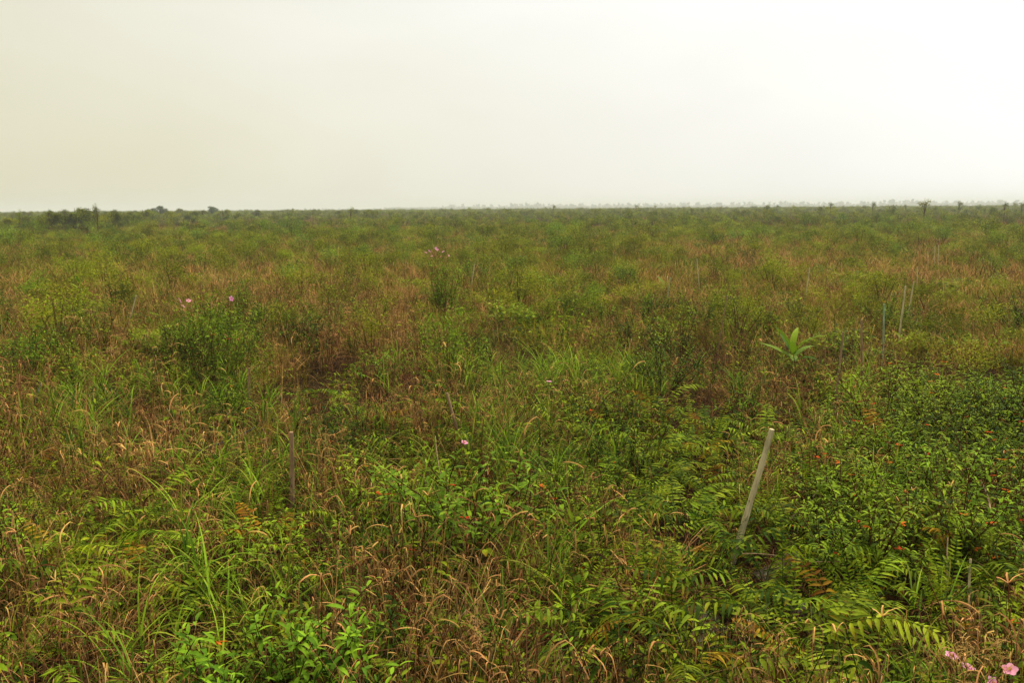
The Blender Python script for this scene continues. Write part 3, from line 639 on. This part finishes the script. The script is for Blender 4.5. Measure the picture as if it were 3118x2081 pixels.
def hero_bushes():
    for x, y, v, s, lab, fl, rd in (
        (1040, 1045, 8, (1.25, 1.25, 1.1), 'wide leafy shrub with orange red leaves low in its middle, nearest the picture centre', 0, 7),
        (880, 1105, 9, 1.0, 'small leafy shrub touching the left side of the central shrub', 0, 2),
        (650, 1400, 8, (1.0, 1.0, .95), 'bright leafy shrub cut by the bottom edge left of centre', 0, 2),
        (750, 1430, 9, .95, 'leafy shrub by the bottom edge, right behind the bright one', 0, 2),
        (475, 712, 6, (.85, .8, 1.15), 'large dark green dome shaped shrub with pink flowers on the left', 3, 4),
        (550, 745, 6, (.6, .6, .85), 'lower shrub joined to the right side of the dark flowering dome', 0, 2),
        (1030, 740, 6, (.55, .55, 1.1), 'dense dark green rounded shrub near the centre of the field', 0, 3),
        (1015, 585, 7, (.85, .8, 1.25), 'tall open shrub with reddish stems and pink flowers on top', 9, 3),
        (660, 1215, 1, .95, 'low shrub with brown seed heads left of the centre foreground', 0, 2),
        (415, 712, 6, (.55, .55, .95), 'dark green bush forming the left shoulder of the flowering dome', 1, 2),
        (1330, 885, 4, (1.2, 1.2, .8), 'soft green low shrub right of the centre stake', 1, 4),
        (1300, 650, 6, (.6, .6, .9), 'rounded shrub beyond the ferns at mid right of centre', 0, 1),
        (2240, 1505, 0, .85, 'foreground shrub with pink flowers at the bottom right corner', 4, 2),
        (2362, 1400, 2, .85, 'shrub with one big pink flower cut by the right edge', 1, 1),
        (2330, 1560, 3, .8, 'leafy shrub in the very corner at bottom right', 1, 2)):
        zt = max(t[2] for t in BUSH[v][2]) * (s if np.isscalar(s) else s[2]) * .95; p = dp(x, y, zt); bush(p, v, s, lab, None, fl, rd, name='flowering_shrub' if fl else 'leafy_shrub')
    # the big thicket on the right: many shrubs
    keep = []
    for _ in range(4000):
        x = rng.uniform(1890, 2420); y = rng.uniform(930, 1310)
        if (x - 1890) / 460 < (1060 - y) / 500 or (y > 1260 and x < 1950): continue
        q = dp(x, y, .3)
        if all((q[0] - a[0]) ** 2 + (q[1] - a[1]) ** 2 > .38 ** 2 for a in keep) and clear_of(np.array([[q[0], q[1]]]), .3)[0]: keep.append(q)
        if len(keep) >= 46: break
    for i, q in enumerate(keep):
        bush(q, int(rng.integers(0, 6)), float(U(.8, 1.2, 1)[0]), 'leafy green shrub with scattered orange red leaves in the thicket on the right', 'shrubs of the thicket on the right', 1 if i == 3 else 0, int(rng.integers(3, 7)))
    # scattered single ones
    xy = sample(1500, 4.5, 24, .7, R(32)); w = zone_w(xy[:, 0], xy[:, 1]); kk = []
    for q, wf, wd in zip(xy, w['fern'], w['dry']):
        if rng.random() < wf * .4 + wd * .3: continue
        if all((q[0] - a[0]) ** 2 + (q[1] - a[1]) ** 2 > .8 ** 2 for a in kk) and clear_of(q[None, :], .35)[0]: kk.append(q)
        if len(kk) >= 90: break
    for q in kk:
        d = math.hypot(*q); bush(q, int(rng.integers(0, 6)), float(U(.65, 1.05, 1)[0]) * (1 + max(0, d - 10) * .03), 'small leafy shrub standing alone among grass and ferns', 'small shrubs scattered through the near grass', 1 if rng.random() < .012 else 0, int(rng.integers(0, 3)))
hero_bushes()

# mid-distance shrubs
def mid_bush(nleaf, rad, h, mat, L=(.05, .10), w=(.014, .028)):
    ms, mf = MB(), MB()
    for s in range(7):
        az = s * .9 + rng.normal(0, .2); P = arcs(np.zeros((1, 3)), np.array([az]), U(R(50), R(85), 1), U(-.2, .3, 1), np.array([h * .85]), 6, wob=.1)[0]; tube(ms, P, np.linspace(.014, .005, 6), 4)
    dome(mf, nleaf, rad, h, L, w, 4, z0=.5)
    return ms.mesh('stem', M_stem), mf.mesh('foliage', mat)
MBU = [mid_bush(900, .75, 1.15, M_shrub) for _ in range(2)] + [mid_bush(900, .8, 1.2, M_scrub) for _ in range(4)]
BRT = [mid_bush(700, .75, 1.2, M_bright) for _ in range(2)]
def plain_bush(q, pair, sc, lab, grp=None, name='shrub', flowers=0):
    e = empty(name, (q[0], q[1], float(gz(q[0], q[1]))), U(0, 6.28, 1)[0], sc); obj('stem', pair[0], e); obj('foliage', pair[1], e)
    s1 = sc if np.isscalar(sc) else sc[0]
    for k in range(flowers):
        a, r = rng.uniform(0, 6.28), rng.uniform(0, .4); f = obj('flower', FLW, e, (r * math.cos(a), r * math.sin(a), rng.uniform(1.0, 1.2)), (0, 0, 0), [1.5 / s1] * 3)
    tag(e, lab, 'shrub', grp); return e
def mid_bushes():
    for x, y, pr, s, lab in (
        (468, 836, MBU[0], (1.1, .9, 1.25), 'dense dark bush filling the heart of the flowering dome on the left'),
        (1030, 880, MBU[1], (.7, .7, 1.25), 'dense dark rounded bush inside the shrub near the centre of the field'),
        (455, 560, BRT[0], (2.0, 2.0, 1.3), 'bright green shrub with dark underside on the left, halfway to the horizon'),
        (222, 575, MBU[0], (1.5, 1.5, 1.5), 'dark bushy shrub left of the bright green one'),
        (1465, 503, MBU[1], (2.3, 2.3, 1.5), 'dark rounded shrub close below the horizon right of centre'),
        (1100, 590, BRT[1], (1.5, 1.5, 1.4), 'light green shrub right of the tall pink flowered one'),
        (1170, 580, MBU[3], (1.5, 1.5, 1.3), 'dull olive rounded shrub right of the light green one'),
        (1320, 545, BRT[0], (1.4, 1.4, 1.8), 'yellow green upright shrub just below the horizon, right of centre'),
        (790, 565, MBU[4], (1.9, 1.9, 1.3), 'brownish olive wide shrub left of centre in the distance'),
        (700, 550, MBU[5], (1.4, 1.4, 1.2), 'small dark shrub in the distance left of the wide olive one'),
        (2230, 870, MBU[2], (.8, .8, .7), 'fine leaved soft shrub above the right thicket'),
        (1700, 560, BRT[1], (1.8, 1.8, 1.2), 'yellow leaved shrub in the distance above the lone pale stake')):
        plain_bush(dp(x, y, .2), pr, s, lab)
    xy = sample(3000, 16, 150, 1.35, R(31)); keep = []
    for q in xy:
        d = math.hypot(*q)
        if d < 45 and rng.random() < .45: continue
        if all((q[0] - a[0]) ** 2 + (q[1] - a[1]) ** 2 > (d * .025) ** 2 for a in keep) and clear_of(q[None, :], .75, 7.0)[0]: keep.append(q)
        if len(keep) >= 285: break
    for i, q in enumerate(keep):
        d = math.hypot(*q); b = rng.random() < .10
        pr = BRT[rng.integers(2)] if b else MBU[rng.integers(6)]
        s = float(U(.5, .95, 1)[0]) * (1 + d / 110); plain_bush(q, pr, (s, s, min(max(s * 1.05, .95), 1.8)), 'bright yellow green shrub scattered over the plain' if b else 'rounded olive green shrub scattered over the plain', 'bright shrubs on the plain' if b else 'olive shrubs on the plain', flowers=3 if rng.random() < .015 else 0)
mid_bushes()

# ------------------------------------------------------------------ seedlings with broad leaves
def seedlings():
    for x, y, n, L, h, mat, lab in (
        (1838, 812, 9, .52, .85, M_bright, 'bright green seedling with a rosette of broad upright leaves'),
        (95, 742, 8, .40, .7, M_mix, 'yellowing rosette plant with long drooping leaves on the left'),
        (165, 660, 4, .35, 1.05, M_bright, 'tall thin seedling with yellow green drooping leaves at far left'),
        (1133, 1560, 4, .17, .30, M_bright, 'single broad pale leaf plant at the bottom edge'),
        (160, 1040, 6, .15, .45, M_bright, 'small upright leafed seedling on the left in grass'),
        (30, 1090, 9, .14, .45, M_bright, 'round leaved bright plant cut by the left edge'),
        (1640, 1180, 16, .15, .28, M_bright, 'whorled narrow leaved plant left of the leaning pale stake'),
        (1580, 1215, 16, .15, .24, M_bright, 'whorled narrow leaved plant below the fern arch'),
        (90, 1530, 7, .15, .3, M_bright, 'light green plant by the bottom left corner'),
        (830, 1575, 7, .14, .32, M_bright, 'drooping light leaved plant at the bottom edge left of centre'),
        (1530, 655, 5, .5, .3, M_bright, 'green strap leaved plant behind the grass right of centre')):
        q = dp(x, y, h * .9); e = empty('seedling', (q[0], q[1], float(gz(q[0], q[1]))), U(0, 6, 1)[0])
        mb = MB(); P = arcs(np.zeros((1, 3)), U(0, 6, 1), np.array([1.45]), U(0, .2, 1), np.array([h]), 6)[0]; tube(mb, P, np.linspace(.008, .005, 6), 6); obj('stem', mb.mesh('stem', M_stem), e)
        ww = .24 if n < 10 else .13
        for g in range(n):
            mb = MB(); az = np.array([g * 2.4]); t = P[-1] - (P[-1] - P[-2]) * (g / n) * 1.5
            Ll = np.array([L * rng.uniform(.75, 1.1)]); ribbon(mb, arcs(t[None, :], az, np.array([1.15 - .8 * g / n]), U(.3, 1.1, 1), Ll, 9), leafw(Ll * ww, 9), side(az, .1), np.array([rng.random()]), .16)
            obj('leaf', mb.mesh('leaf', mat), e)
        tag(e, lab, 'seedling')
seedlings()

# ------------------------------------------------------------------ dead wood
def log(loc, rz, L, r, mat, lab, tilt=0.0, name='fallen_log'):
    K, n = 40, 44; s = np.linspace(0, 1, K); th = np.linspace(0, 2 * math.pi, n, endpoint=False)
    ss, tt = np.meshgrid(s, th, indexing='ij'); end = np.clip(np.minimum(ss, 1 - ss) * 14, .02, 1) ** .5
    rad = r * (1 + .14 * np.sin(tt * 3 + ss * 4) + .08 * np.sin(tt * 6 - ss * 5) + .07 * np.abs(np.sin(tt * 7.5 + .9 * np.sin(ss * 9) + ss * 2)) - .10 * (np.sin(tt * 5 + 2 * np.sin(ss * 6)) > .9)) * end
    V = np.stack([(ss - .5) * L + .03 * np.sin(tt * 5) * (1 - end), rad * np.cos(tt) + .08 * r * np.sin(ss * 9), rad * np.sin(tt) * .85], -1)
    i = np.arange(K * n).reshape(K, n); j = np.roll(i, -1, 1); mb = MB(); mb.add(V, np.stack([i[:-1], j[:-1], j[1:], i[1:]], -1), np.zeros_like(V))
    me = mb.mesh('log', mat, False); o = obj(name, me, None, (loc[0], loc[1], float(gz(loc[0], loc[1])) + r * .75), (0, tilt, rz)); tag(o, lab, 'log'); return o
_a = at(2130, 1930, .2); _b = at(2385, 1730, .2); _c = at(2445, 1860, .2)
log(_a, 1.2, .7, .15, M_log, 'grey fissured dead trunk at the bottom right between ferns', .1)
log(_b, 1.0, .8, .12, M_log, 'grey fissured dead trunk behind the dry bent stem, right of the leaning stake', .1)
log(_c, 2.0, .5, .10, M_log, 'short grey bark piece between fern fronds at lower right', -.15)
log(at(2050, 1530, .15), .4, .35, .09, M_log, 'pale cracked stump piece left of the leaning stake', .2)
log(at(430, 1640, .15), 1.9, .7, .12, M_char, 'charred black log half hidden in grass at lower left', .1)
KEEP2 = []
def stick(p0, z0, p1, z1, r, mat, lab, dist_y=None, fork=False):
    A = at(p0[0], p0[1], z0); B = at(p1[0], p1[1], z1)
    n = 10; s = np.linspace(0, 1, n)[:, None]; P = (B - A) * s + np.column_stack([np.sin(s[:, 0] * 5) * .015, np.cos(s[:, 0] * 4) * .015, np.sin(s[:, 0] * 7) * .01]); mb = MB()
    tube(mb, P, np.linspace(r, r * .65, n), 7); cap(mb, P[-1], r * .65, P[-1] - P[-2], 7); cap(mb, P[0], r, P[0] - P[1], 7)
    if fork: tube(mb, [P[3], P[3] + [.05, 0, -.08], P[3] + [.08, .01, -.2]], [r * .7, r * .5, r * .4], 6)
    o = obj('dead_stick', mb.mesh('stick', mat), None, A); tag(o, lab, 'stick'); return o
stick((566, 1392), .45, (783, 1304), .62, .009, M_char, 'long dark stick lying slanted over the dry grass on the left')
stick((66, 1348), .25, (128, 1171), .6, .010, M_char, 'thin dark stick leaning in green grass at the left edge')
stick((2388, 1605), .2, (2525, 1454), .62, .007, M_stake, 'thin pale twig slanting up right of the leaning stake')
stick((2932, 1984), .02, (2959, 1705), .62, .012, M_stake, 'pale forked dead stem standing at the lower right', fork=True)
stick((2865, 1900), .1, (2890, 1640), .55, .008, M_brown, 'thin brown dead stem left of the pale forked one')
stick((3020, 1560), .5, (2960, 1400), .5, .010, M_brown, 'brown bent branch inside the thicket near the right edge')
stick((2262, 1690), .5, (2560, 1712), .5, .0032, M_brown, 'thin straight dry stem lying across the grey trunk')
stick((1080, 1955), .45, (1400, 2010), .45, .006, M_brown, 'long tan stem lying flat over dead grass at the bottom')
stick((1180, 2080), .2, (1430, 1860), .55, .006, M_brown, 'straight tan stem slanting up at the bottom left of centre')
stick((1360, 1640), .1, (1330, 1330), .75, .006, M_brown, 'slender pale stem under the central shrub')
def dry_column(px, py, h, lab):
    q = at(px, py, .3); mb = MB(); n = 70
    base = np.column_stack([rng.normal(0, .03, (n, 2)), U(0, h * .8, n)]); grass(mb, n, 0, (.15, .42), (.006, .014), (60, 92), (0, 30), 6, kink=.75, base=base)
    o = obj('dry_grass_column', mb.mesh('column', M_dry), None, (q[0], q[1], float(gz(q[0], q[1])))); tag(o, lab, 'dead grass clump')
dry_column(465, 1500, .8, 'upright column of dead tan leaves hanging on a stalk, left foreground')
dry_column(880, 1300, .55, 'dead tan leaves hanging over the brown weathered post')
dry_column(1260, 1330, .55, 'standing bundle of dry tan leaves above the central shrub')

# ------------------------------------------------------------------ trees near the horizon
def tree_meshes(h, rad, nclump, nleaf, leaf, mat, trunk_r=.12, z0=.35):
    ms, mf = MB(), MB(); th = U(0, 6.28, nclump); rr = rad * np.sqrt(rng.random(nclump)) * .8; zz = h * U(z0, .88, nclump)
    sh = np.sqrt(np.clip(1 - ((zz / h - .42) / .47) ** 2, .04 if h < 15 else .3, 1)); c = np.stack([rr * sh * np.cos(th), rr * sh * np.sin(th), zz], -1)
    tube(ms, [[0, 0, 0], [.03 * h, 0, h * .3], [0, .02 * h, h * .6], [0, 0, h * .85]], [trunk_r, trunk_r * .8, trunk_r * .5, trunk_r * .2], 7)
    for q in c: tube(ms, [[0, 0, q[2] * .6], (q * [.5, .5, .85]), q], [trunk_r * .4, trunk_r * .25, trunk_r * .1], 4)
    k = rng.integers(0, nclump, nleaf); v = nrm(rng.normal(0, 1, (nleaf, 3))) * (rad * U(.25, .42, nclump)[k] * rng.random(nleaf) ** .4)[:, None]; v[:, 2] *= .7
    az = U(0, 6.28, nleaf); q = c[k] + v
    ribbon(mf, arcs(q, az, U(-.4, .9, nleaf), U(.2, 1.2, nleaf), U(leaf * .7, leaf * 1.3, nleaf), 3), leafw(U(leaf * .35, leaf * .55, nleaf), 3), side(az, .5), tone_(nleaf), .1)
    return ms.mesh('trunk', M_stem), mf.mesh('crown', mat)
def tree(x, y, pair, sc, lab, grp=None, name='tree', cat='tree'):
    e = empty(name, (x, y, float(gz(x, y))), U(0, 6.28, 1)[0], sc); obj('trunk', pair[0], e); obj('crown', pair[1], e); tag(e, lab, cat, grp); return e
def ray_xy(px, dist):
    a = math.atan((px - 1559) / FPX); return dist * math.sin(a), dist * math.cos(a)
def horizon_trees():
    T1 = tree_meshes(4.6, 1.8, 16, 2600, .24, M_scrub, z0=.2); T2 = tree_meshes(5, 2.6, 24, 4200, .34, M_haz, z0=.12); T3 = tree_meshes(5.2, 1.9, 7, 420, .26, M_scrub, z0=.5); T4 = tree_meshes(5, 2.4, 20, 3800, .27, M_scrub, z0=.06)
    for px, d, pr, s, lab in (
        (2806, 150, T3, .82, 'small open crowned tree standing above the horizon at far right'),
        (502, 320, T2, (1.3, 1.2, .98), 'dark bluish dome shaped tree on the horizon at left'),
        (560, 330, T4, (1.3, 1.3, .9), 'lower tree touching the right side of the dark dome tree'),
        (655, 340, T2, (1.15, 1.1, .95), 'rounded grey green tree on the horizon, right of the dark dome tree'),
        (363, 170, T4, (.7, .7, .78), 'small dark rounded tree right of the long leafy thicket'),
        (430, 230, T1, (.9, .9, .8), 'low tree left of the dark dome tree'),
        (15, 130, T4, (.9, .9, .55), 'dark tree cut by the left edge')):
        x, y = ray_xy(px, d); tree(x, y, pr, s, lab)
    for px, d, s in ((60, 140, .5), (85, 150, .55), (355, 145, .62), (420, 175, .66), (480, 210, .72), (540, 215, .7), (585, 230, .72), (620, 240, .7), (690, 250, .72), (105, 135, .52), (135, 125, .58), (165, 128, .62), (188, 140, .64), (215, 136, .66), (245, 138, .72), (268, 142, .68), (288, 135, .68), (225, 155, .74), (150, 150, .62), (312, 140, .62), (338, 150, .58), (395, 160, .55), (600, 200, .62), (450, 190, .6)):
        x, y = ray_xy(px, d); tree(x, y, (T4, T1)[rng.random() < .25], (s * 1.25, s * 1.25, s * rng.uniform(1.0, 1.28)), 'leafy tree in the long thicket below the left horizon', 'trees of the long left thicket')
    for i in range(17):
        x, y = ray_xy(rng.uniform(0, 1150), rng.uniform(190, 330)); s = rng.uniform(.62, .78)
        tree(x, y, T4, (s * 1.1, s * 1.1, s), 'low rounded bushy tree in the uneven scrub line on the left horizon', 'bushy trees of the left horizon')
    x, y = ray_xy(312, 108); tree(x, y, T3, (.45, .45, .78), 'thin pale wispy sapling rising above the left thicket')
    x, y = ray_xy(78, 120); tree(x, y, T3, (.25, .25, .68), 'thin leaning sapling poking above the far left horizon')
    # saplings poking through the canopy line
    for i in range(18):
        px = rng.uniform(700, 3118); d = rng.uniform(170, 420); x, y = ray_xy(px, d); s = rng.uniform(.55, .86) * (1 + (d - 170) / 800)
        tree(x, y, T3, (s * .9, s * .9, s), 'small sapling poking above the scrub along the horizon', 'saplings on the horizon line')
    # hazy forest line far behind
    FT = []
    for i in range(7):
        k = i % 3
        FT.append(tree_meshes(21, (5.6, 8.2, 4.0)[k], (14, 20, 11)[k], 620, 2.2, M_far, .3, z0=(.12, .06, .12)[k]))
    n = 0
    while n < 290:
        px = rng.uniform(880, 3150); keep = .35 if px < 1350 else (.75 if px < 1500 else 1)
        if rng.random() > keep: continue
        d = rng.uniform(2650, 3350); x, y = ray_xy(px, d); f = .55 if px < 1350 else 1.0
        bump = 1.0 + .28 * math.exp(-((px - 2750) / 70) ** 2) + .18 * math.exp(-((px - 1620) / 120) ** 2)
        s = rng.uniform(.62, 1.0) * f * bump
        e = tree(x, y, FT[rng.integers(7)], (s * 1.35, s * 1.35, s), 'hazy grey green tree in the distant forest line', 'trees of the distant forest line', 'distant_tree'); n += 1
horizon_trees()
def forest_floor():
    n = 1500; px = rng.uniform(1180, 3250, n); d = rng.uniform(2600, 3400, n); a = np.arctan((px - 1559) / FPX); p = np.column_stack([d * np.sin(a), d * np.cos(a)])
    sc = U(4.2, 5.6, n); scatter('distant_undergrowth', G_fscrub, p, U(0, 6.28, n), np.column_stack([sc * 1.3, sc * 1.3, sc * U(.8, 1.1, n)]), 'grey green undergrowth merging below the distant forest line', 'undergrowth', tilt=.02)
forest_floor()

# ------------------------------------------------------------------ haze
def haze():
    import bmesh
    me = bpy.data.meshes.new('haze'); bm = bmesh.new(); bmesh.ops.create_cube(bm, size=1)
    for v in bm.verts: v.co = Vector((v.co.x * 7400, v.co.y * 7400, (v.co.z + .5) * 24 - 1.5))
    bm.to_mesh(me); bm.free(); o = obj('haze', me); tag(o, 'pale smoky haze hanging over the whole plain', 'haze', kind='stuff')
    m = bpy.data.materials.new('haze_air'); m.use_nodes = True; N = m.node_tree.nodes; N.clear(); out = N.new('ShaderNodeOutputMaterial')
    v = N.new('ShaderNodeVolumePrincipled'); v.inputs['Color'].default_value = (.70, .715, .635, 1); v.inputs['Density'].default_value = .00046; v.inputs['Anisotropy'].default_value = .1
    m.node_tree.links.new(v.outputs[0], out.inputs['Volume']); me.materials.append(m)
haze()
